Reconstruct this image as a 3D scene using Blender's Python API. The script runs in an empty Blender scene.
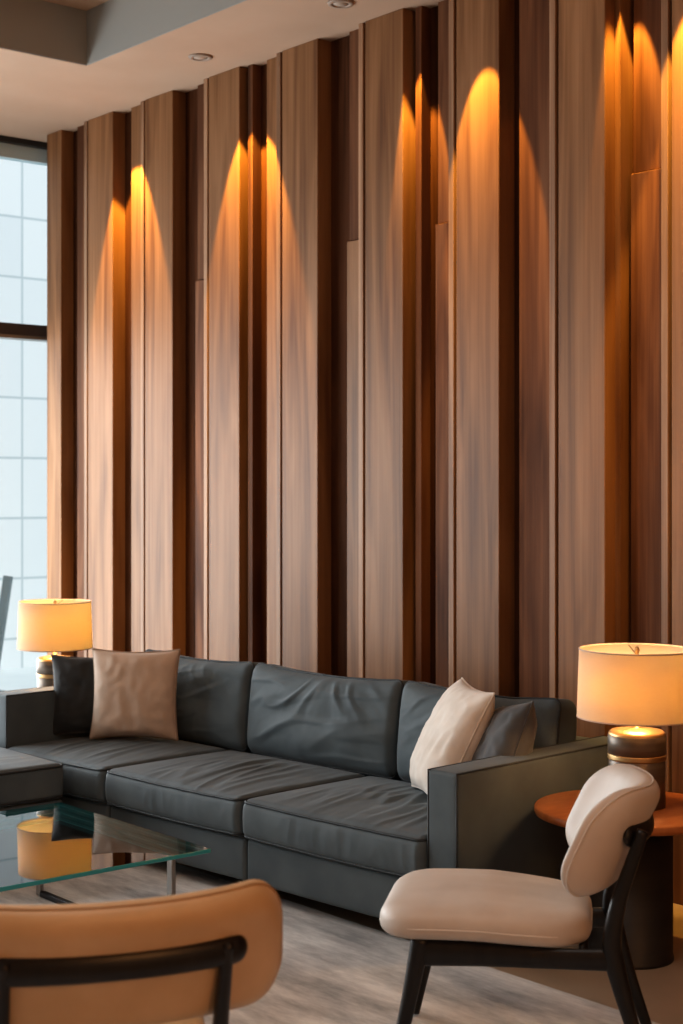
import bpy, bmesh, math, random
from mathutils import Vector, Matrix, noise
random.seed(7)
sc = bpy.context.scene
COL = sc.collection
PI = math.pi

# ------------------------------------------------------------------ objects
def link(name, bm, mat, parent=None, smooth=True, loc=None):
    me = bpy.data.meshes.new(name)
    bmesh.ops.recalc_face_normals(bm, faces=bm.faces)
    for f in bm.faces:
        f.smooth = smooth
    bm.to_mesh(me); bm.free()
    me.materials.append(mat)
    o = bpy.data.objects.new(name, me)
    COL.objects.link(o)
    if parent: o.parent = parent
    if loc: o.location = loc
    return o

def tag(o, label, cat, group=None):
    o['label'] = label; o['category'] = cat
    if group: o['group'] = group
    return o

def thing(name, label, cat, loc=(0, 0, 0), rz=0.0, group=None):
    o = bpy.data.objects.new(name, None)
    o.empty_display_size = .1
    COL.objects.link(o)
    o.location = loc; o.rotation_euler = (0, 0, rz)
    return tag(o, label, cat, group)

def struct(name, bm, mat, smooth=False, parent=None):
    o = link(name, bm, mat, parent, smooth)
    if not parent: o['kind'] = 'structure'
    return o

# ------------------------------------------------------------------ geometry
def box(bm, x0, x1, y0, y1, z0, z1, bev=0.0, seg=2):
    r = bmesh.ops.create_cube(bm, size=1)
    vs = r['verts']
    for v in vs:
        v.co = Vector((x0 + (v.co.x + .5) * (x1 - x0), y0 + (v.co.y + .5) * (y1 - y0), z0 + (v.co.z + .5) * (z1 - z0)))
    if bev > 0:
        es = list({e for v in vs for e in v.link_edges})
        bmesh.ops.bevel(bm, geom=es, offset=bev, segments=seg, profile=.5, affect='EDGES')
    return bm

def nb(): return bmesh.new()

def axis(h, r, n, k=4):
    inner = h - r
    a = [-h + r * i / k for i in range(k)]
    m = [-inner + 2 * inner * i / n for i in range(n + 1)]
    b = [inner + r * (i + 1) / k for i in range(k)]
    return a + m + b

def rbox(hx, hy, hz, r, nx, ny, nz, deform=None, bm=None):
    """rounded box as one dense closed surface"""
    bm = bm or nb()
    X, Y, Z = axis(hx, r, nx), axis(hy, r, ny), axis(hz, r, nz)
    h = (hx, hy, hz)
    verts = {}
    def mp(p):
        inn = [max(-(h[i] - r), min(h[i] - r, p[i])) for i in range(3)]
        d = Vector([p[i] - inn[i] for i in range(3)])
        d.normalize()
        q = Vector(inn) + d * r
        return q
    def vert(i, j, k):
        key = (i, j, k)
        if key not in verts:
            q = mp((X[i], Y[j], Z[k]))
            if deform: q = deform(q)
            verts[key] = bm.verts.new(q)
        return verts[key]
    I, J, K = len(X) - 1, len(Y) - 1, len(Z) - 1
    for i in range(I):
        for j in range(J):
            for k in (0, K):
                bm.faces.new((vert(i, j, k), vert(i + 1, j, k), vert(i + 1, j + 1, k), vert(i, j + 1, k)))
    for i in range(I):
        for k in range(K):
            for j in (0, J):
                bm.faces.new((vert(i, j, k), vert(i + 1, j, k), vert(i + 1, j, k + 1), vert(i, j, k + 1)))
    for j in range(J):
        for k in range(K):
            for i in (0, I):
                bm.faces.new((vert(i, j, k), vert(i, j + 1, k), vert(i, j + 1, k + 1), vert(i, j, k + 1)))
    return bm

def slab(hx, hy, hz, R, er, n=40, m=30, deform=None, prof=2.0):
    """soft pad: rounded-rectangle outline (corner radius R), edge rounded over er"""
    bm = nb()
    us = [-math.cos(PI * i / n) for i in range(n + 1)]
    vs = [-math.cos(PI * j / m) for j in range(m + 1)]
    def corner(x, y):
        ix, iy = hx - R, hy - R
        a, b = abs(x) - ix, abs(y) - iy
        if a > 0 and b > 0:
            mm, ll = max(a, b), math.hypot(a, b)
            s = mm / ll
            a2, b2 = a * s, b * s
            e = R - mm
            return math.copysign(ix + a2, x), math.copysign(iy + b2, y), e
        return x, y, min(hx - abs(x), hy - abs(y))
    top, bot = {}, {}
    for i, u in enumerate(us):
        for j, v in enumerate(vs):
            x, y, e = corner(u * hx, v * hy)
            t = 1.0 if e >= er else max(0, 1 - (1 - e / er) ** prof) ** (1 / prof)
            edge = i in (0, n) or j in (0, m)
            p = Vector((x, y, hz * t))
            q = Vector((x, y, -hz * t))
            if deform: p = deform(p, t, 1)
            if edge:
                top[i, j] = bot[i, j] = bm.verts.new(p)
            else:
                if deform: q = deform(q, t, -1)
                top[i, j] = bm.verts.new(p); bot[i, j] = bm.verts.new(q)
    for i in range(n):
        for j in range(m):
            bm.faces.new((top[i, j], top[i + 1, j], top[i + 1, j + 1], top[i, j + 1]))
            bm.faces.new((bot[i, j + 1], bot[i + 1, j + 1], bot[i + 1, j], bot[i, j]))
    return bm

def tube(bm, pts, rad, n=10, closed=False, asp=None, up=None):
    """swept tube; rad scalar or list; asp=(a,b) stretch of the section"""
    pts = [Vector(p) for p in pts]
    N = len(pts)
    if not hasattr(rad, '__len__'): rad = [rad] * N
    a, b = asp or (1, 1)
    rings = []
    nrm = None
    for i, p in enumerate(pts):
        if closed:
            t = pts[(i + 1) % N] - pts[i - 1]
        else:
            t = pts[min(i + 1, N - 1)] - pts[max(i - 1, 0)]
        t.normalize()
        if up is not None:
            nrm = Vector(up) - t * Vector(up).dot(t)
        elif nrm is None:
            c = Vector((0, 0, 1)) if abs(t.z) < .9 else Vector((1, 0, 0))
            nrm = c - t * c.dot(t)
        else:
            nrm = nrm - t * nrm.dot(t)
        nrm.normalize()
        bn = t.cross(nrm)
        rings.append([bm.verts.new(p + (nrm * math.cos(2 * PI * k / n) * a + bn * math.sin(2 * PI * k / n) * b) * rad[i]) for k in range(n)])
    for i in range(N if closed else N - 1):
        A, B = rings[i], rings[(i + 1) % N]
        for k in range(n):
            bm.faces.new((A[k], A[(k + 1) % n], B[(k + 1) % n], B[k]))
    if not closed:
        bm.faces.new(rings[0][::-1]); bm.faces.new(rings[-1])
    return bm

def spline(pts, n=6):
    """Catmull-Rom through 3-D (or 4-D) tuples"""
    out = []
    P = [pts[0]] + list(pts) + [pts[-1]]
    for i in range(1, len(P) - 2):
        for k in range(n):
            t = k / n
            out.append(tuple(.5 * (2 * P[i][c] + (P[i + 1][c] - P[i - 1][c]) * t + (2 * P[i - 1][c] - 5 * P[i][c] + 4 * P[i + 1][c] - P[i + 2][c]) * t * t
                       + (3 * P[i][c] - P[i - 1][c] - 3 * P[i + 1][c] + P[i + 2][c]) * t ** 3) for c in range(len(pts[0]))))
    out.append(tuple(pts[-1]))
    return out

def lathe(prof, seg=48, bm=None, cx=0, cy=0):
    bm = bm or nb()
    rings = []
    for r, z in prof:
        if r < 1e-6:
            rings.append([bm.verts.new((cx, cy, z))])
        else:
            rings.append([bm.verts.new((cx + r * math.cos(2 * PI * k / seg), cy + r * math.sin(2 * PI * k / seg), z)) for k in range(seg)])
    for A, B in zip(rings, rings[1:]):
        for k in range(seg):
            k2 = (k + 1) % seg
            if len(A) == 1 and len(B) == 1: continue
            if len(A) == 1: bm.faces.new((A[0], B[k], B[k2]))
            elif len(B) == 1: bm.faces.new((A[k], A[k2], B[0]))
            else: bm.faces.new((A[k], A[k2], B[k2], B[k]))
    return bm

def rrect_path(hx, hy, r, n=14, k=5):
    """closed rounded-rectangle path in XY"""
    pts = []
    for cx, cy, a0 in ((hx - r, hy - r, 0), (-hx + r, hy - r, PI / 2), (-hx + r, -hy + r, PI), (hx - r, -hy + r, 1.5 * PI)):
        for i in range(k + 1):
            a = a0 + PI / 2 * i / k
            pts.append((cx + r * math.cos(a), cy + r * math.sin(a)))
    out = []
    for i, p in enumerate(pts):
        q = pts[(i + 1) % len(pts)]
        L = math.hypot(q[0] - p[0], q[1] - p[1])
        m = max(1, int(L / .025))
        for j in range(m):
            out.append((p[0] + (q[0] - p[0]) * j / m, p[1] + (q[1] - p[1]) * j / m))
    return out

# ------------------------------------------------------------------ materials
def mat(name, color=(.5, .5, .5), rough=.5, metal=0.0, **kw):
    m = bpy.data.materials.new(name); m.use_nodes = True
    b = m.node_tree.nodes['Principled BSDF']
    b.inputs['Base Color'].default_value = (*color, 1)
    b.inputs['Roughness'].default_value = rough
    b.inputs['Metallic'].default_value = metal
    for k, v in kw.items():
        b.inputs[k].default_value = v
    return m

def nodes(m): return m.node_tree.nodes, m.node_tree.links, m.node_tree.nodes['Principled BSDF']

def vary(m, c0, c1, scale=(8, 8, 8), detail=4, rough=.5, lo=.35, hi=.65, bump=0.0, bscale=None, bdist=.004, coord='Object'):
    """colour variation by stretched noise + optional fine bump"""
    N, L, b = nodes(m)
    tc = N.new('ShaderNodeTexCoord'); mp = N.new('ShaderNodeMapping'); nz = N.new('ShaderNodeTexNoise'); rp = N.new('ShaderNodeValToRGB')
    mp.inputs['Scale'].default_value = scale
    nz.inputs['Scale'].default_value = 1; nz.inputs['Detail'].default_value = detail; nz.inputs['Roughness'].default_value = rough
    rp.color_ramp.elements[0].position = lo; rp.color_ramp.elements[1].position = hi
    rp.color_ramp.elements[0].color = (*c0, 1); rp.color_ramp.elements[1].color = (*c1, 1)
    L.new(tc.outputs[coord], mp.inputs[0]); L.new(mp.outputs[0], nz.inputs['Vector']); L.new(nz.outputs['Fac'], rp.inputs[0])
    L.new(rp.outputs[0], b.inputs['Base Color'])
    if bump:
        n2 = N.new('ShaderNodeTexNoise'); bp = N.new('ShaderNodeBump')
        m2 = N.new('ShaderNodeMapping'); m2.inputs['Scale'].default_value = bscale or (300, 300, 300)
        n2.inputs['Scale'].default_value = 1; n2.inputs['Detail'].default_value = 3
        bp.inputs['Strength'].default_value = bump; bp.inputs['Distance'].default_value = bdist
        L.new(tc.outputs[coord], m2.inputs[0]); L.new(m2.outputs[0], n2.inputs['Vector']); L.new(n2.outputs['Fac'], bp.inputs['Height']); L.new(bp.outputs[0], b.inputs['Normal'])
    return m

def wood(name, dark, mid, light, rough=.5, sx=9.0, sz=.55, spec=.25):
    """vertical-grain walnut veneer: warped growth bands, fine pores, a different cut on every board"""
    m = mat(name, mid, rough, **{'Specular IOR Level': spec})
    N, L, b = nodes(m)
    tc = N.new('ShaderNodeTexCoord'); oi = N.new('ShaderNodeObjectInfo')
    add = N.new('ShaderNodeVectorMath'); add.operation = 'MULTIPLY_ADD'
    comb = N.new('ShaderNodeCombineXYZ')
    mul = N.new('ShaderNodeMath'); mul.operation = 'MULTIPLY'; mul.inputs[1].default_value = 37.0
    L.new(oi.outputs['Random'], mul.inputs[0])
    for k in range(3): L.new(mul.outputs[0], comb.inputs[k])
    add.inputs[1].default_value = (1, 1, 1)
    L.new(tc.outputs['Object'], add.inputs[0]); L.new(comb.outputs[0], add.inputs[2])
    def noisy(scale, detail, dist=0.0, rg=.5):
        mp = N.new('ShaderNodeMapping'); mp.inputs['Scale'].default_value = scale
        nz = N.new('ShaderNodeTexNoise'); nz.inputs['Scale'].default_value = 1
        nz.inputs['Detail'].default_value = detail; nz.inputs['Distortion'].default_value = dist; nz.inputs['Roughness'].default_value = rg
        L.new(add.outputs[0], mp.inputs[0]); L.new(mp.outputs[0], nz.inputs['Vector'])
        return nz.outputs['Fac']
    broad = noisy((sx, sx * .4, sz), 2.5, 1.3)
    fine = noisy((sx * 7, sx * 3, sz * 1.3), 3, .2)
    pore = noisy((sx * 45, sx * 20, sz * 9), 2)
    def mix(a, bb, f):
        mx = N.new('ShaderNodeMix'); mx.data_type = 'FLOAT'
        mx.inputs[0].default_value = f
        L.new(a, mx.inputs[2]); L.new(bb, mx.inputs[3])
        return mx.outputs[0]
    v = mix(mix(broad, fine, .26), pore, .07)
    rp = N.new('ShaderNodeValToRGB')
    cr = rp.color_ramp
    cr.elements[0].position = .35; cr.elements[0].color = (*dark, 1)
    cr.elements[1].position = .65; cr.elements[1].color = (*light, 1)
    e = cr.elements.new(.50); e.color = (*mid, 1)
    L.new(v, rp.inputs[0])
    hsv = N.new('ShaderNodeHueSaturation')
    mr = N.new('ShaderNodeMapRange'); mr.inputs[3].default_value = .82; mr.inputs[4].default_value = 1.16
    L.new(oi.outputs['Random'], mr.inputs[0]); L.new(mr.outputs[0], hsv.inputs['Value'])
    L.new(rp.outputs[0], hsv.inputs['Color']); L.new(hsv.outputs[0], b.inputs['Base Color'])
    bp = N.new('ShaderNodeBump'); bp.inputs['Strength'].default_value = .12; bp.inputs['Distance'].default_value = .002
    L.new(pore, bp.inputs['Height']); L.new(bp.outputs[0], b.inputs['Normal'])
    return m

M = {}
M['wood'] = wood('walnut_board', (.135, .060, .026), (.232, .115, .051), (.315, .166, .082), sx=8)
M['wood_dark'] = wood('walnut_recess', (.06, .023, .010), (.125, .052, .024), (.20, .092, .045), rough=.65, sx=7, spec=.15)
M['wood_deep'] = wood('dark_walnut_shaded', (.04, .015, .006), (.075, .029, .012), (.12, .05, .023), rough=.7, sx=7, spec=.1)  # dark walnut, deepened further with the shade of the recess
M['strip'] = wood('walnut_strip', (.20, .11, .062), (.30, .175, .105), (.40, .25, .155), sx=14)
M['sofa'] = vary(mat('slate_fabric', rough=.7, **{'Sheen Weight': .12, 'Sheen Roughness': .4}), (.064, .084, .095), (.092, .118, .131), (5, 5, 5), bump=.25, bscale=(420, 420, 420), bdist=.001)
M['piping'] = mat('slate_piping', (.022, .028, .032), .6)
M['charcoal'] = vary(mat('charcoal_velvet', rough=.75, **{'Sheen Weight': .35, 'Sheen Roughness': .35}), (.022, .024, .025), (.036, .038, .039), (9, 9, 9), bump=.3, bscale=(350, 350, 350), bdist=.001)
M['slate2'] = vary(mat('slate_pillow', rough=.75, **{'Sheen Weight': .3}), (.055, .056, .058), (.08, .081, .083), (9, 9, 9), bump=.3, bscale=(350, 350, 350), bdist=.001)
M['beige'] = vary(mat('beige_linen', rough=.8, **{'Sheen Weight': .2}), (.56, .43, .335), (.64, .50, .395), (11, 11, 11), bump=.35, bscale=(500, 500, 500), bdist=.001)
M['beige_trim'] = mat('beige_trim', (.36, .26, .19), .7)
M['cream'] = vary(mat('cream_linen', rough=.8, **{'Sheen Weight': .2}), (.66, .58, .50), (.76, .68, .60), (11, 11, 11), bump=.35, bscale=(500, 500, 500), bdist=.001)
M['leather'] = vary(mat('off_white_leather', rough=.52), (.56, .485, .425), (.63, .555, .49), (6, 6, 6), bump=.12, bscale=(180, 180, 180), bdist=.001)
M['tan'] = vary(mat('warm_lit_leather', rough=.45), (.55, .365, .20), (.62, .425, .245), (6, 6, 6), bump=.12, bscale=(180, 180, 180), bdist=.001)  # the chair leather with warm light painted into its colour
M['seam'] = mat('leather_seam', (.66, .60, .54), .5)
M['warm_lit_seam'] = mat('warm_lit_seam', (.42, .26, .13), .5)  # seam colour warmed the same way
M['ebony'] = vary(mat('ebonised_wood', rough=.38), (.006, .005, .005), (.012, .010, .009), (40, 40, 6), bump=.05)
M['steel'] = mat('brushed_steel', (.34, .32, .30), .38, 1.0)
M['iron'] = mat('dark_iron', (.035, .035, .037), .4, .7)
M['bronze'] = vary(mat('dark_bronze', rough=.42, metal=.5), (.14, .115, .092), (.19, .155, .122), (3, 3, 60), bump=.0)
M['brass'] = mat('brass', (.55, .37, .18), .42, 1.0)
M['table_top'] = wood('cherry_top', (.30, .095, .03), (.42, .15, .048), (.52, .21, .075), rough=.35, sx=5, sz=5)
M['drum'] = vary(mat('blackened_drum', rough=.5), (.016, .014, .013), (.026, .022, .02), (4, 4, 30))
M['paint'] = vary(mat('ceiling_paint', rough=.9), (.42, .29, .205), (.46, .325, .235), (1.5, 1.5, 1.5))
M['paint_grey'] = mat('grey_paint', (.30, .305, .29), .9)
M['walls'] = vary(mat('wall_paint', rough=.9), (.42, .37, .32), (.46, .41, .36), (1, 1, 1))
M['floor'] = vary(mat('beige_stone', rough=.45), (.37, .285, .205), (.46, .36, .265), (2.2, 2.2, 2.2), detail=8, bump=.03, bscale=(30, 30, 30))
M['frame'] = mat('window_frame_black', (.018, .02, .022), .45)
M['frame_brown'] = mat('window_rail_brown', (.05, .036, .032), .5)
M['blind'] = mat('grey_blue_valance', (.52, .66, .70), .7)
M['vent'] = mat('downlight_trim', (.30, .23, .18), .6)
M['lens'] = mat('downlight_lens', (.38, .30, .24), .5)
M['paving'] = vary(mat('pale_paving', rough=.8), (.52, .58, .60), (.62, .67, .68), (1.2, 1.2, 1.2))
M['post'] = vary(mat('grey_post', rough=.6), (.12, .155, .16), (.16, .2, .21), (4, 4, 4))

def rug_mat():
    m = vary(mat('distressed_rug', rough=.95), (.34, .35, .36), (.80, .80, .79), (1.6, 5.5, 1), detail=9, rough=.68, lo=.36, hi=.62, bump=.5, bscale=(220, 220, 220), bdist=.003)
    return m
M['rug'] = rug_mat()

def shade_mat():
    m = bpy.data.materials.new('linen_shade'); m.use_nodes = True
    N, L = m.node_tree.nodes, m.node_tree.links
    N.remove(N['Principled BSDF'])
    tc = N.new('ShaderNodeTexCoord'); mp = N.new('ShaderNodeMapping'); nz = N.new('ShaderNodeTexNoise'); rp = N.new('ShaderNodeValToRGB')
    mp.inputs['Scale'].default_value = (60, 60, 160); nz.inputs['Scale'].default_value = 1; nz.inputs['Detail'].default_value = 2
    rp.color_ramp.elements[0].color = (.80, .72, .64, 1); rp.color_ramp.elements[1].color = (.88, .81, .73, 1)
    L.new(tc.outputs['Object'], mp.inputs[0]); L.new(mp.outputs[0], nz.inputs['Vector']); L.new(nz.outputs['Fac'], rp.inputs[0])
    d = N.new('ShaderNodeBsdfDiffuse'); t = N.new('ShaderNodeBsdfTranslucent'); mx = N.new('ShaderNodeMixShader'); mx.inputs[0].default_value = .52
    L.new(rp.outputs[0], d.inputs[0]); t.inputs[0].default_value = (1, .80, .40, 1)
    L.new(d.outputs[0], mx.inputs[1]); L.new(t.outputs[0], mx.inputs[2]); L.new(mx.outputs[0], N['Material Output'].inputs[0])
    return m
M['shade'] = shade_mat()

def emit(name, col, s):
    m = bpy.data.materials.new(name); m.use_nodes = True
    b = m.node_tree.nodes['Principled BSDF']
    b.inputs['Base Color'].default_value = (*col, 1)
    b.inputs['Emission Color'].default_value = (*col, 1); b.inputs['Emission Strength'].default_value = s
    return m
M['bulb'] = emit('warm_bulb', (1, .72, .42), 25)

def glass_mat(name, tint, ior, refl=1.0):
    m = bpy.data.materials.new(name); m.use_nodes = True
    N, L = m.node_tree.nodes, m.node_tree.links
    N.remove(N['Principled BSDF'])
    t = N.new('ShaderNodeBsdfTransparent'); g = N.new('ShaderNodeBsdfGlossy'); fr = N.new('ShaderNodeFresnel'); mx = N.new('ShaderNodeMixShader')
    t.inputs[0].default_value = (*tint, 1); g.inputs['Roughness'].default_value = 0.0
    g.inputs['Color'].default_value = (refl, refl, refl, 1)
    fr.inputs[0].default_value = ior
    L.new(fr.outputs[0], mx.inputs[0]); L.new(t.outputs[0], mx.inputs[1]); L.new(g.outputs[0], mx.inputs[2]); L.new(mx.outputs[0], N['Material Output'].inputs[0])
    return m
M['glass'] = glass_mat('clear_table_glass', (.94, .985, .985), 1.44)
M['pane'] = glass_mat('window_glass', (.95, .98, .98), 1.35)
M['glass_edge'] = mat('green_glass_edge', (.04, .25, .27), .12, **{'Emission Color': (.03, .25, .25, 1), 'Emission Strength': .05})  # faint glow added to the edge, which is no light source

def facade_mat():
    m = mat('white_facade_panels', (.78, .83, .85), .6)
    N, L, b = nodes(m)
    tc = N.new('ShaderNodeTexCoord'); mp = N.new('ShaderNodeMapping'); br = N.new('ShaderNodeTexBrick')
    mp.inputs['Rotation'].default_value = (PI / 2, 0, PI / 2)
    sep = N.new('ShaderNodeSeparateXYZ'); cb = N.new('ShaderNodeCombineXYZ')
    L.new(tc.outputs['Object'], sep.inputs[0]); ay = N.new('ShaderNodeMath'); ay.inputs[1].default_value = -.487; L.new(sep.outputs[1], ay.inputs[0]); L.new(ay.outputs[0], cb.inputs[0]); ad = N.new('ShaderNodeMath'); ad.inputs[1].default_value = .27; L.new(sep.outputs[2], ad.inputs[0]); L.new(ad.outputs[0], cb.inputs[1])
    br.offset = 0; br.inputs['Scale'].default_value = 1
    br.inputs['Brick Width'].default_value = 1.2; br.inputs['Row Height'].default_value = .525
    br.inputs['Mortar Size'].default_value = .012; br.inputs['Mortar Smooth'].default_value = .3
    br.inputs['Color1'].default_value = (.78, .815, .82, 1); br.inputs['Color2'].default_value = (.72, .765, .78, 1); br.inputs['Mortar'].default_value = (.50, .57, .59, 1)
    L.new(cb.outputs[0], br.inputs['Vector']); L.new(br.outputs['Color'], b.inputs['Base Color'])
    return m
M['facade'] = facade_mat()

# ------------------------------------------------------------------ room shell
YW = 4.65          # front plane of the panelling
ZC = 3.72          # soffit height
XL = -8.50         # window plane
XR, YB = 2.4, -2.4
bm = nb(); box(bm, XL - .2, XR + .1, YB - .1, 5.1, -.15, 0); struct('floor', bm, M['floor'])
bm = nb()
box(bm, XL - .25, -6.814, YB - .1, 5.1, ZC, 4.15)
box(bm, -6.814, XR + .1, 4.053, 5.1, ZC, 4.15)
box(bm, .6, XR + .1, YB - .1, 4.053, ZC, 4.15)
box(bm, -6.814, .6, YB - .1, -.9, ZC, 4.15)
struct('ceiling', bm, M['paint'])
bm = nb(); box(bm, -6.814, .6, -.9, 4.053, 4.0, 4.15); struct('ceiling_tray', bm, M['paint'])
bm = nb(); box(bm, -6.814, .6, 4.047, 4.053, ZC + .002, 4.0); box(bm, -6.814, -6.808, -.9, 4.047, ZC + .002, 4.0)
struct('trim_tray_lining', bm, M['paint_grey'])
bm = nb(); box(bm, XR, XR + .1, YB, 5.1, 0, ZC); struct('wall_right', bm, M['walls'])
bm = nb(); box(bm, XL, XR, YB - .1, YB, 0, ZC); struct('wall_front', bm, M['walls'])
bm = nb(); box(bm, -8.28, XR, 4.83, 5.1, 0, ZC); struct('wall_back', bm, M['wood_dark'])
bm = nb(); box(bm, XL - .12, XL + .06, YB, -.9, 0, ZC); struct('wall_left', bm, M['walls'])

# panelling: raised boards with a narrow strip and shadow groove on the left of each
boards = [(-8.291, -8.119), (-7.807, -7.533), (-7.196, -6.922), (-6.584, -6.313), (-5.958, -5.680), (-5.334, -5.074),
          (-4.734, -4.477), (-4.148, -3.904), (-3.583, -3.325), (-2.99, -2.73), (-2.39, -2.13), (-1.79, -1.53), (-1.19, -.93)]
step = [0] * 7 + [.028] + [0] * 5
# per recess: width of its lighter board, plane of that board, height of its joint
recess = [(.14, 4.69, 0), (.15, 4.688, 0), (.13, 4.69, 2.67), (.125, 4.69, 0), (.125, 4.69, 2.725), (.135, 4.705, 2.73), (.21, 4.70, 0), (.215, 4.74, 2.79), (.2, 4.70, 0), (.15, 4.70, 2.7), (.15, 4.70, 0), (.15, 4.70, 2.75)]
num = 0
for i, (a, b) in enumerate(boards):
    num += 1
    bm = nb()
    box(bm, a, b, YW, 4.83, 0, ZC, .003, 1)
    if step[i]:
        box(bm, b, b + step[i], YW + .06, 4.83, 0, ZC)
    struct('trim_%d' % num, bm, M['wood'])
    if i > 0:
        num += 1
        bm = nb(); box(bm, a - .052, a - .019, YW + .004, 4.83, 0, ZC, .002, 1)
        struct('trim_%d' % num, bm, M['strip'])
    if i + 1 < len(boards):
        nx = boards[i + 1][0] - .052
        L0, Y0, seam = recess[i]
        # lighter recessed board between this raised board and the next one
        num += 1
        bm = nb()
        z1 = seam or ZC
        box(bm, nx - L0, nx, Y0, 4.83, 0, z1, .002, 1)
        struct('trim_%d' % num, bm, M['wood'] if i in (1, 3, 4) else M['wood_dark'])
        if seam:
            num += 1
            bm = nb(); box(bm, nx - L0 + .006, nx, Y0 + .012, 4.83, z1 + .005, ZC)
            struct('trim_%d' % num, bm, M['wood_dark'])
        # dark back of the recess, its shade put into the darker walnut
        num += 1
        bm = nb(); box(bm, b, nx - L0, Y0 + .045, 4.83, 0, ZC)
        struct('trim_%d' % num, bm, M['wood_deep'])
        if i in (3, 5):
            num += 1
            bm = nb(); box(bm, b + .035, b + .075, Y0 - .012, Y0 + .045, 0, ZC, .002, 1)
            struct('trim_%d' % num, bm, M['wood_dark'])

# window wall: frame + pane, light-grey transom
bm = nb()
box(bm, XL - .10, XL + .02, -.9, 5.1, 3.685, ZC)          # head
box(bm, XL - .10, XL + .02, -.9, 5.1, 0, .07)             # sill
for y in (-.9, 1.0, 2.9):
    box(bm, XL - .09, XL + .01, y, y + .06, .07, 3.685)
win = struct('window_1', bm, M['frame'])
bm = nb(); box(bm, XL - .09, XL + .03, -.84, 5.1, 2.505, 2.575); struct('transom_rail', bm, M['frame_brown'], parent=win)
bm = nb(); box(bm, XL - .09, XL + .02, -.84, 5.1, 2.485, 2.505); struct('transom_cap', bm, M['steel'], parent=win)
bm = nb(); box(bm, XL - .09, XL - .02, -.84, 5.1, 3.60, 3.685); struct('valance', bm, M['blind'], parent=win)
bm = nb()
vs = [bm.verts.new(p) for p in ((XL - .04, -.84, .07), (XL - .04, 5.1, .07), (XL - .04, 5.1, 3.685), (XL - .04, -.84, 3.685))]
bm.faces.new(vs); struct('pane', bm, M['pane'], parent=win)

# outside
bm = nb(); box(bm, -12.2, XL - .2, -9, 12, -.2, -.005); o = struct('ground_outside', bm, M['paving'])
bm = nb(); box(bm, -12.4, -12.0, -9, 12, -.2, 8.5); o = struct('trim_facade', bm, M['facade']); o.name = 'exterior_facade'
tag(o, 'white panelled building front seen through the window', 'building')
bm = nb(); tube(bm, [(-10.6, 5.465, 0), (-10.6, 5.612, .89)], .035, 4, asp=(1.2, 1.2))
box(bm, -10.68, -10.52, 5.37, 5.56, 0, .02)
tag(link('leaning_post', bm, M['post'], smooth=False), 'grey slanted post standing outside beyond the window glass', 'post')

# rug
bm = nb(); box(bm, -7.9, -1.6, .1, 3.55, 0, .011, .004, 2)
tag(link('area_rug', bm, M['rug'], smooth=False), 'large worn grey rug with streaky pattern under the seating group', 'rug')

# ------------------------------------------------------------------ cushions
def ridge(x, s=0.0):
    return 1 - abs(noise.noise(Vector((x[0], x[1], s)))) * 2

def seat_deform(hx, hy, hz, seed, wr=1.0):
    def f(p):
        u, v = p.x / hx, p.y / hy
        top = max(0, min(1, (p.z / hz + .1) / 1.0))
        crown = .016 * (1 - u * u) * (1 - v * v) - .004
        # long folds running front to back, fanned out and strongest in the middle of the seat
        w = p.x + .22 * p.y + .03 * noise.noise(Vector((p.x * 3, p.y * 3, seed)))
        fold = ridge((w * 13, p.y * 2.4), seed)
        fold = max(0, fold - .45) / .55
        m = max(0, 1 - abs(u - .12) ** 2.2) * max(0, 1 - abs(v + .05) ** 3)
        m *= .5 + .5 * max(0, min(1, .6 + 1.3 * noise.noise(Vector((p.x * 2.3, p.y * 2.3, seed + 4)))))
        dz = top * (crown + wr * m * (.0105 * fold + .005 * noise.noise(Vector((w * 30, p.y * 5, seed)))))
        # front face: shallow vertical puckers
        front = max(0, -v) ** 8 * (1 - abs(p.z / hz) ** 2)
        dy = -front * (.010 + wr * .0022 * ridge((p.x * 16, p.z * 6), seed + 9) + .004 * noise.noise(Vector((p.x * 6, p.z * 5, seed))))
        # edges sag a touch between the corners
        dz += -.006 * (1 - abs(u) ** 2) * max(0, -v) ** 4
        return Vector((p.x, p.y + dy, p.z + dz))
    return f

def back_deform(hx, hy, hz, seed, wr=1.0):
    """x width, y height, z thickness (+z = front of the cushion)"""
    def f(p):
        u, v = p.x / hx, p.y / hy
        fr = 1 if p.z > 0 else .35
        bulge = .045 * (1 - u ** 2) * (1 - abs(v) ** 2.2)
        low = max(0, 1 - ((v + .55) / .6) ** 2) * (1 - u * u) * .018
        # folds hang from the upper middle and sweep to the lower corners
        a = math.atan2(v - 1.5, u * 1.15 - .05 * seed)
        rr = math.hypot(v - 1.5, u)
        q = a * 3.6 + .35 * noise.noise(Vector((u * 1.6, v * 1.6, seed)))
        fold = max(0, ridge((q, rr * 1.0), seed) - .4) / .6
        fold2 = max(0, ridge((u * .9 + v * .5, v * 2.4 - u * .8), seed + 3) - .5) / .5
        m = max(0, 1 - u ** 4) * max(0, 1 - v ** 4)
        dz = fr * (bulge + low + wr * m * (.010 * fold + .007 * fold2 + .005 * noise.noise(Vector((p.x * 9, p.y * 9, seed))) + .0045 * max(0, ridge((a * 9, rr * 1.5), seed + 6) - .3) * (.4 + .6 * max(0, v))))
        sag = -.022 * (1 - u * u) * max(0, v) ** 3 + .004 * noise.noise(Vector((p.x * 8, 0, seed))) * max(0, v) ** 3
        return Vector((p.x, p.y + sag, p.z * (1 - .25 * abs(v) ** 4) + dz if p.z > 0 else p.z * (1 - .25 * abs(v) ** 4) - bulge * .3))
    return f

def add_piping(parent, path3, r=.0055, m=None):
    bm = nb(); tube(bm, path3, r, 6, closed=True)
    return link('piping', bm, m or M['piping'], parent)

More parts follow.
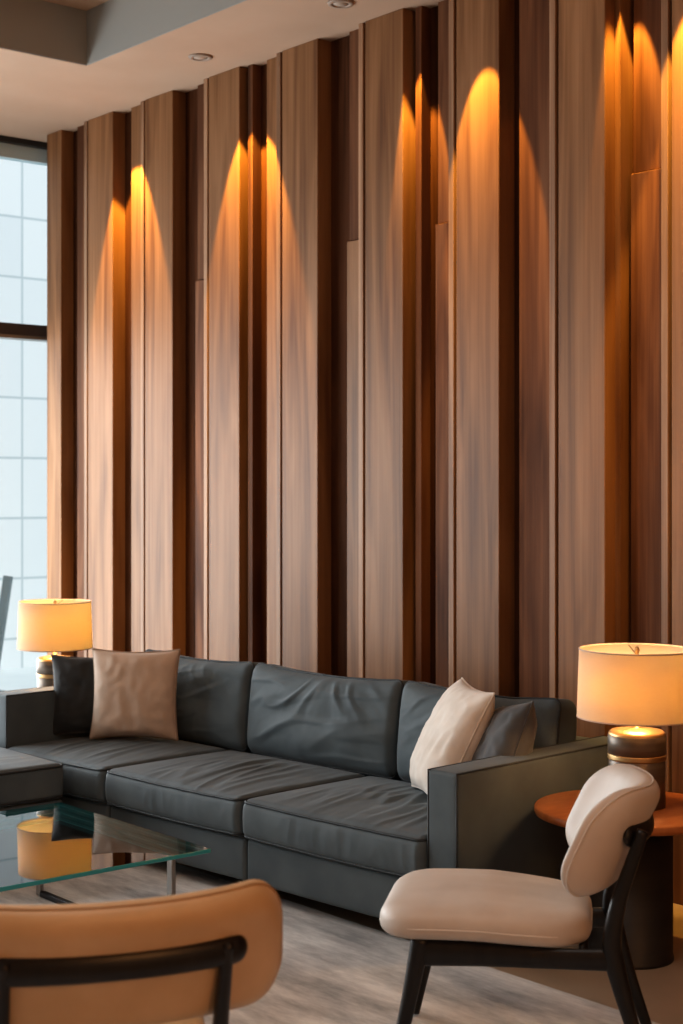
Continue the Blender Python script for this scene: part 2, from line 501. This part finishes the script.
def seat_cushion(parent, cx, cy, cz, hx, hy, hz, seed, wr=1.0):
    f = seat_deform(hx, hy, hz, seed, wr)
    o = link('seat_cushion', rbox(hx, hy, hz, .032, 110, 60, 12, f), M['sofa'], parent, loc=(cx, cy, cz))
    pth = rrect_path(hx - .006, hy - .006, .03)
    for zz in (hz - .012, -hz + .014):
        add_piping(o, [f(Vector((x, y, zz))) + Vector((0, -.003 if y < 0 else .003, 0)) for x, y in pth])
    return o

def back_cushion(parent, cx, cy, cz, hx, hy, hz, seed, lean=.2, wr=1.0, rz=0.0):
    f = back_deform(hx, hy, hz, seed, wr)
    o = link('back_cushion', rbox(hx, hy, hz, .04, 80, 56, 8, f), M['sofa'], parent)
    # local y -> up, local z -> toward the room (-Y)
    o.matrix_local = Matrix.Translation((cx, cy, cz)) @ Matrix.Rotation(rz, 4, 'Z') @ Matrix.Rotation(PI / 2 - lean, 4, 'X')
    pth = rrect_path(hx - .006, hy - .006, .035)
    add_piping(o, [f(Vector((x, y, hz * .55))) + Vector((x / hx * .004, y / hy * .005, .004)) for x, y in pth])
    return o

# ------------------------------------------------------------------ sofa
# local frame: x along the sofa (0 = inner face of the right arm), y toward the wall, slightly turned from the wall
sofa = thing('sofa', 'long slate grey three-seat sofa with loose cushions along the panelled wall', 'sofa', (-3.695, 3.476, 0), math.radians(4.5))
XA0, XA1 = -2.555, 0.0
cuts = [XA0, -1.792, -.928, XA1]
for a, b in zip(cuts, cuts[1:]):
    hx = (b - a) / 2 - .003
    def bd(p, hx=hx):
        return Vector((p.x, p.y - (.006 * (1 - (p.x / hx) ** 2) if p.y < 0 else 0), p.z))
    link('seat_base', rbox(hx, .47, .083, .018, 16, 8, 6, bd), M['sofa'], sofa, loc=((a + b) / 2, .50, .158))
for k, (a, b) in enumerate(zip(cuts, cuts[1:])):
    seat_cushion(sofa, (a + b) / 2, .352, .320, (b - a) / 2 - .004, .347, .079, (k + 1) * 3.7, .75 if k == 0 else 1.0)
bc = [-2.53, -1.715, -.805, -.012]
for k, (a, b) in enumerate(zip(bc, bc[1:])):
    back_cushion(sofa, (a + b) / 2, .80, .578, (b - a) / 2 - .004, .20, .085, 2.3 * k + 1.1, .10, (.8, 1.0, .7)[k])
def arm(x0, x1):
    o = link('arm', rbox((x1 - x0) / 2, .495, .275, .014, 4, 30, 16), M['sofa'], sofa, loc=((x0 + x1) / 2, .515, .348))
    hx, hy, hz = (x1 - x0) / 2 + .001, .496, .276
    e = .008
    for s in (-1, 1):
        bm = nb(); tube(bm, [(s * (hx - .004), -hy + .003, -hz + e), (s * (hx - .004), -hy + .003, hz - .004), (s * (hx - .004), hy - .004, hz - .004), (s * (hx - .004), hy - .004, -hz + e)], .004, 6)
        link('piping', bm, M['piping'], o)
    return o
arm(XA0 - .135, XA0 - .001); arm(XA1 + .001, .131)
link('back_frame', rbox((XA1 - XA0) / 2 - .002, .06, .265, .02, 30, 3, 8), M['sofa'], sofa, loc=((XA0 + XA1) / 2, .95, .345))
for fx in (-2.61, -.95, .06):
    for fy in (.09, .94):
        bm = nb(); box(bm, -.035, .035, -.035, .035, .0115 if fy < .5 else 0, .078, .006); link('foot', bm, M['ebony'], sofa, False, loc=(fx, fy, 0))

# ottoman in front of the left seat
ott = thing('ottoman', 'slate grey square ottoman pushed against the left seat of the sofa', 'ottoman', (-6.075, 2.82, 0))
link('base', rbox(.425, .43, .082, .018, 14, 14, 6), M['sofa'], ott, loc=(0, 0, .172))
f = seat_deform(.43, .435, .078, 21.3, .5)
oc = link('seat_cushion', rbox(.43, .435, .078, .03, 60, 60, 10, f), M['sofa'], ott, loc=(0, 0, .330))
for zz in (.066, -.064):
    add_piping(oc, [f(Vector((x, y, zz))) for x, y in rrect_path(.427, .432, .03)])
for sx in (-1, 1):
    for sy in (-1, 1):
        bm = nb(); box(bm, -.03, .03, -.03, .03, .011, .092, .006); link('foot', bm, M['ebony'], ott, False, loc=(sx * .36, sy * .36, 0))

# ------------------------------------------------------------------ throw pillows
def pillow(name, label, mt, size, thick, base, wdir, lean, seed, roll=0.0, trim=None, group=None, tr=.004, pinch=.08):
    """base: point under the middle of the bottom edge; wdir: heading of the bottom edge; leans back by `lean`"""
    h = size / 2
    n = 44
    bm = nb()
    def pt(u, v, s):
        x = u * h * (1 - pinch * (1 - v * v) * abs(u) ** 3)
        y = v * h * (1 - pinch * (1 - u * u) * abs(v) ** 3)
        e = max(0, (1 - u * u)) * max(0, (1 - v * v))
        t = thick / 2 * e ** .42
        bot = 1 + .22 * max(0, -v) * (1 - abs(u) ** 3)
        wr = .007 * ridge((u * 3.5 + v, v * 3 - u * 1.5), seed) + .010 * max(0, ridge((math.atan2(v, u) * 4.5, seed), seed + 2) - .3) * max(abs(u), abs(v)) ** 2
        t = t * bot + wr * min(1, e * 3) if e > 0 else 0
        return Vector((x, s * t, y))
    T, B = {}, {}
    us = [math.sin(PI / 2 * (-1 + 2 * i / n)) for i in range(n + 1)]
    for i, u in enumerate(us):
        for j, v in enumerate(us):
            if i in (0, n) or j in (0, n):
                T[i, j] = B[i, j] = bm.verts.new(pt(u, v, 0))
            else:
                T[i, j] = bm.verts.new(pt(u, v, -1)); B[i, j] = bm.verts.new(pt(u, v, 1))
    for i in range(n):
        for j in range(n):
            bm.faces.new((T[i, j], T[i + 1, j], T[i + 1, j + 1], T[i, j + 1]))
            bm.faces.new((B[i, j + 1], B[i + 1, j + 1], B[i + 1, j], B[i, j]))
    o = link(name, bm, mt)
    tag(o, label, 'pillow', group)
    ang = math.atan2(wdir[1], wdir[0])
    o.matrix_world = (Matrix.Translation(base) @ Matrix.Rotation(ang, 4, 'Z') @ Matrix.Rotation(-lean, 4, 'X')
                      @ Matrix.Translation((0, 0, h)) @ Matrix.Rotation(roll, 4, 'Y'))
    ring = [pt(u, -1, 0) for u in us] + [pt(1, v, 0) for v in us[1:]] + [pt(u, 1, 0) for u in us[::-1][1:]] + [pt(-1, v, 0) for v in us[::-1][1:-1]]
    b2 = nb(); tube(b2, ring, tr, 6, closed=True)
    link('edge_trim', b2, trim or mt, o)
    return o
SEAT = .412
pillow('throw_pillow', 'square charcoal throw pillow leaning on the left sofa arm', M['charcoal'], .37, .13, (-6.162, 3.685, SEAT), (.64, .77), .08, 3.1, trim=M['slate2'])
pillow('throw_pillow', 'beige linen throw pillow with corded edge, in front of the charcoal pillow', M['beige'], .405, .17, (-5.92, 3.765, SEAT + .005), (.72, .69), .12, 8.4, trim=M['beige_trim'], tr=.0055)
pillow('throw_pillow', 'cream white throw pillow tilted back near the right sofa arm', M['cream'], .455, .18, (-4.12, 3.89, SEAT), (.86, -.50), .45, 5.2)
pillow('throw_pillow', 'slate grey throw pillow wedged between the cream pillow and right arm', M['slate2'], .36, .17, (-3.86, 3.93, SEAT + .03), (.84, -.55), .38, 11.7, roll=-.2)

# ------------------------------------------------------------------ coffee table
ct = thing('coffee_table', 'square glass-topped coffee table with slim metal legs on the rug', 'table', (-4.69, 2.46, .011))
TW, TD, TZ, TT = .50, .51, .335, .014
bm = nb(); box(bm, -TW, TW, -TD, TD, TZ - .011, TZ - .011 + TT)
bmesh.ops.bevel(bm, geom=list(bm.edges), offset=.0025, segments=1, affect='EDGES')
gt = link('glass_top', bm, M['glass'], ct, False)
gt.data.materials.append(M['glass_edge'])
for p in gt.data.polygons:
    if abs(p.normal.z) < .95: p.material_index = 1
for lx in (-.48, .41):
    for sy in (-1, 1):
        bm = nb(); box(bm, lx - .016, lx + .016, sy * .41 - .008, sy * .41 + .008, 0, TZ - .012, .002, 1)
        link('leg', bm, M['steel'], ct, False)
for sy in (-1, 1):
    bm = nb(); box(bm, -.462, .392, sy * .41 - .012, sy * .41 + .012, .0, .02, .002, 1)
    link('floor_bar', bm, M['iron'], ct, False)
for lx in (-.48, .41):
    bm = nb(); box(bm, lx - .01, lx + .01, -.402, .402, TZ - .026, TZ - .0115, .002, 1)
    link('top_rail', bm, M['steel'], ct, False)

# ------------------------------------------------------------------ side tables and lamps
def side_table(name, label, loc, r, h, rb):
    t = thing(name, label, 'table', loc, 0)
    link('table_top', lathe([(0, h - .032), (r - .02, h - .032), (r - .004, h - .026), (r, h - .016), (r, h - .006), (r - .004, h), (0, h)], 72), M['table_top'], t)
    link('drum_base', lathe([(0, 0), (rb, 0), (rb, .01), (rb - .003, .014), (rb - .003, h - .0325), (0, h - .0325)], 56), M['drum'], t)
    return t
side_table('side_table', 'round cherry-topped side table on a black drum beside the right sofa arm', (-3.262, 4.01, 0), .315, .497, .145)
side_table('side_table', 'round side table under the lamp beyond the left sofa arm', (-6.62, 3.74, 0), .17, .483, .11)

def lamp(label, loc, sxy, power):
    t = thing('table_lamp', label, 'lamp', loc, 0, 'matching drum-shade table lamps')
    s = sxy
    rb = .098 * s
    b = link('lamp_base', lathe([(0, 0), (rb * .97, 0), (rb * .97, .155), (rb * .955, .157)], 56), M['bronze'], t)
    link('lamp_collar', lathe([(rb * .95, .176), (rb, .178), (rb, .236), (rb * .98, .238)], 56), M['bronze'], b)
    link('ring', lathe([(rb * .9, .156), (rb * .985, .157), (rb * 1.01, .161), (rb * .985, .166), (rb * 1.01, .171), (rb * .985, .176), (rb * .9, .177)], 56), M['brass'], b)
    link('cap', lathe([(rb * .97, .238), (rb * .97, .244), (rb * .88, .252), (rb * .55, .257), (rb * .2, .26), (0.012, .262), (.012, .33), (0, .33)], 56), M['brass'], b)
    rt, r0, z0, z1 = .194 * s, .2015 * s, .297, .522
    th = .0025
    sh = link('lamp_shade', lathe([(r0, z0), (r0 - (r0 - rt) * .5, (z0 + z1) / 2), (rt, z1), (rt - th, z1), (r0 - th - (r0 - rt) * .5, (z0 + z1) / 2), (r0 - th, z0), (r0, z0)], 72), M['shade'], t)
    for z, r in ((z0, r0), (z1, rt)):
        bm = nb(); tube(bm, [((r - .001) * math.cos(2 * PI * k / 72), (r - .001) * math.sin(2 * PI * k / 72), z) for k in range(72)], .0028, 6, closed=True)
        link('rim', bm, M['beige'], sh)
    bm = nb()
    for k in range(3):
        a = 2 * PI * k / 3 + .3
        tube(bm, [(0, 0, z1 - .02), ((rt - .003) * math.cos(a), (rt - .003) * math.sin(a), z1 - .006)], .002, 6)
    lathe([(0, z1 - .03), (.008, z1 - .026), (.006, z1 - .012), (.009, z1 - .004), (.006, z1 + .006), (0, z1 + .01)], 16, bm)
    tube(bm, [(.0, .03, .33), (.0, .055, .40), (.0, .045, .47), (0, 0, z1 - .024)], .002, 6)
    link('shade_spider', bm, M['brass'], sh)
    link('bulb', lathe([(0, .325), (.013, .33), (.014, .345), (.020, .372), (.025, .392), (.023, .41), (.014, .426), (0, .43)], 24), M['bulb'], t)
    ld = bpy.data.lights.new('lamp_glow', 'POINT'); ld.energy = power; ld.color = (1, .55, .24); ld.shadow_soft_size = .05
    lo = bpy.data.objects.new('lamp_glow', ld); COL.objects.link(lo); lo.parent = t; lo.location = (0, 0, .395)
    return t
lamp('glowing drum-shade lamp on a dark bronze cylinder, on the right side table', (-3.255, 4.04, .4975), .985, 10)
lamp('glowing drum-shade lamp beyond the left sofa arm, by the window', (-6.59, 3.74, .4835), .9, 12)

# ------------------------------------------------------------------ easy chairs
def easy_chair(label, loc, facing, lm, seam, hw=.27, py=.20, sw=.25, cc=.085, rail=.045, group=None):
    t = thing('easy_chair', label, 'chair', loc, math.atan2(facing[1], facing[0]))
    # seat pad
    def sdf(p, tt, s):
        rear = max(0, -p.x / .28)
        y = p.y * (1 - .20 * rear ** 1.6)
        z = p.z
        if s > 0: z += .012 * (1 - (p.x / .29) ** 2) * (1 - (p.y / sw) ** 2)
        z += -.02 * rear - .010 * max(0, p.x / .28) ** 3
        if s > 0: z += .003 * noise.noise(Vector((p.x * 3, p.y * 16, 3))) * tt
        return Vector((p.x, y, z))
    st = link('seat', slab(.283, sw, .044, .12, .07, 48, 44, sdf, 2.6), lm, t, loc=(-.008, 0, .392))
    # curved backrest
    W, Hh, Th = hw, .143, .036
    lean = math.tan(math.radians(25))
    C = cc
    def bd(p, tt, s):
        # slab: x across, y up, z thickness (+z = front)
        wv = p.x / W
        taper = 1 - .05 * (p.y / Hh) * abs(wv)
        xx = -.385 + C * abs(wv) ** 2.1 - (p.y) * lean + p.z * (1 + .1 * (1 - wv * wv))
        zz = .622 + p.y + .012 * (1 - wv * wv) * (-1 if p.y > 0 else 0) * abs(p.y / Hh)
        return Vector((xx, p.x * (1 - .06 * abs(wv) ** 3) * taper, zz + p.z * lean * .9))
    bk = link('backrest', slab(W, Hh, Th, .105, .05, 56, 40, bd, 2.0), lm, t)
    ring = [bd(Vector((x, y, -.004)), 0, 1) for x, y in rrect_path(W * 1.001, Hh * 1.001, .105, k=10)]
    bm = nb(); tube(bm, ring, .0028, 6, closed=True); link('seam', bm, seam, bk)
    bm = nb(); tube(bm, [sdf(Vector((x, y, -.006)), 0, 1) for x, y in rrect_path(.283, sw, .13, k=10)], .0025, 6, closed=True); link('seam', bm, seam, st)
    # frame
    for s in (-1, 1):
        pts = spline([(-.445, s * (py + .012), .008, .0155), (-.39, s * (py + .008), .17, .020), (-.352, s * py, .305, .0255), (-.345, s * py, .37, .0245), (-.362, s * py, .47, .0205), (-.395, s * py, .57, .018), (-.424, s * py, .655, .016)], 6)
        bm = nb(); tube(bm, [p[:3] for p in pts], [p[3] for p in pts], 14, asp=(1, .8), up=(1, 0, 0)); link('rear_leg', bm, M['ebony'], t)
        pts = spline([(.225, s * (py + .016), .008, .0165), (.185, s * (py + .008), .19, .021), (.155, s * py, .352, .026)], 6)
        bm = nb(); tube(bm, [p[:3] for p in pts], [p[3] for p in pts], 14, asp=(1, .85), up=(1, 0, 0)); link('front_leg', bm, M['ebony'], t)
        pts = spline([(.16, s * py, .312, .038), (.0, s * py, .313, .032), (-.2, s * py, .312, .028), (-.35, s * py, .316, .03)], 5)
        bm = nb(); tube(bm, [p[:3] for p in pts], [p[3] for p in pts], 14, asp=(1, .45), up=(0, 0, 1)); link('side_rail', bm, M['ebony'], t)
    for x in (.12, -.27):
        bm = nb(); tube(bm, [(x, -py, .318), (x, py, .318)], .024, 12, asp=(1, .5), up=(0, 0, 1)); link('cross_rail', bm, M['ebony'], t)
    # bowed rail behind the backrest with rounded ends
    hl = py + rail
    pts, rd = [], []
    n = 90
    for i in range(n + 1):
        y = -hl * math.cos(PI * i / n)
        wv = y / W
        e = (hl - abs(y)) / .03
        rr = .030 * (1 if e >= 1 else math.sqrt(max(.02, 1 - (1 - e) ** 2)))
        pts.append((-.385 + C * abs(wv) ** 2.1 - .012 * lean - .036 - .017, y, .636)); rd.append(rr)
    bm = nb(); tube(bm, pts, rd, 14, asp=(1, .5), up=(0, 0, 1)); link('back_rail', bm, M['ebony'], t)
    return t
easy_chair('off-white upholstered easy chair with black frame before the right side table', (-2.975, 3.035, .011), (-.765, -.644), M['leather'], M['seam'], hw=.285, py=.20, cc=.13, rail=.008)
easy_chair('upholstered easy chair, tan from warm light put into its colour, with black frame seen from behind at bottom left', (-2.90, 1.72, .011), (-.926, .377), M['tan'], M['warm_lit_seam'], hw=.385, py=.215, cc=.10)

# ------------------------------------------------------------------ ceiling fittings
for lab, (x, y) in (('small round recessed ceiling downlight nearer the window', (-6.30, 4.40)), ('small round recessed ceiling downlight at the top edge, above the sofa', (-5.20, 4.39))):
    t = thing('recessed_downlight', lab, 'downlight', (x, y, ZC), 0, 'recessed downlights along the panelled wall')
    link('trim_ring', lathe([(.036, -.004), (.040, -.010), (.058, -.008), (.062, 0), (.036, 0)], 40), M['vent'], t)
    link('lens', lathe([(0, -.006), (.036, -.006), (.036, -.001), (0, -.001)], 32), M['lens'], t)

# ------------------------------------------------------------------ lights
def light(name, kind, loc, energy, color, rot=(0, 0, 0), **kw):
    ld = bpy.data.lights.new(name, kind); ld.energy = energy; ld.color = color
    for k, v in kw.items(): setattr(ld, k, v)
    o = bpy.data.objects.new(name, ld); COL.objects.link(o); o.location = loc; o.rotation_euler = rot
    return o
ORANGE = (1, .53, .085)
# narrow beams along the panelling, tipped a little toward it: (x, y, watts, beam angle, tip)
for x, y, e, a, tip in ((-7.34, 4.42, 230, 44, 18), (-6.20, 4.41, 230, 44, 18), (-4.99, 4.58, 230, 25, 9), (-4.55, 4.42, 175, 33, 16), (-3.825, 4.62, 200, 26, 9), (-3.40, 4.40, 190, 44, 18)):
    light('wall_washer', 'SPOT', (x, y, ZC - .02), e, ORANGE, (math.radians(tip), 0, 0), spot_size=math.radians(a), spot_blend=.25, shadow_soft_size=.01)
light('window_daylight', 'AREA', (-8.85, 1.75, 1.3), 335, (.95, .97, 1), (0, -PI / 2, 0), shape='RECTANGLE', size=2.4, size_y=5.0)
light('overhead_fill', 'AREA', (-2.6, 1.2, 3.95), 34, (1, .93, .86), (0, 0, 0), shape='RECTANGLE', size=2.5, size_y=2.0)  # added fill from the tray for rug and seat tops, no fitting there
light('warm_fill', 'POINT', (1.8, 1.2, 2.5), 100, (1, .47, .17), shadow_soft_size=.25)  # added warm fill behind the camera for board sides and chair back
s = light('sun', 'SUN', (0, 0, 9), 2.0, (1, .98, .95), (0, math.radians(38), 0), angle=.1)

w = bpy.data.worlds.new('world'); sc.world = w; w.use_nodes = True
bg = w.node_tree.nodes['Background']; bg.inputs[0].default_value = (.80, .90, 1, 1); bg.inputs[1].default_value = .75

# ------------------------------------------------------------------ camera
cd = bpy.data.cameras.new('camera'); cam = bpy.data.objects.new('camera', cd); COL.objects.link(cam)
cam.location = (0, 0, 1.55); cam.rotation_euler = (PI / 2, 0, math.radians(49.8))
cd.sensor_fit = 'HORIZONTAL'; cd.sensor_width = 36; cd.lens = 1528 / 683 * 36
cd.shift_y = -22 / 683
cd.dof.use_dof = True; cd.dof.focus_distance = 5.5; cd.dof.aperture_fstop = 5.6
sc.camera = cam
sc.view_settings.view_transform = 'Standard'
sc.view_settings.look = 'Medium High Contrast'
sc.view_settings.exposure = 0
sc.cycles.use_denoising = True
sc.cycles.max_bounces = 10
sc.cycles.transparent_max_bounces = 12
sc.cycles.sample_clamp_indirect = 6
sc.cycles.caustics_reflective = False
sc.cycles.caustics_refractive = False
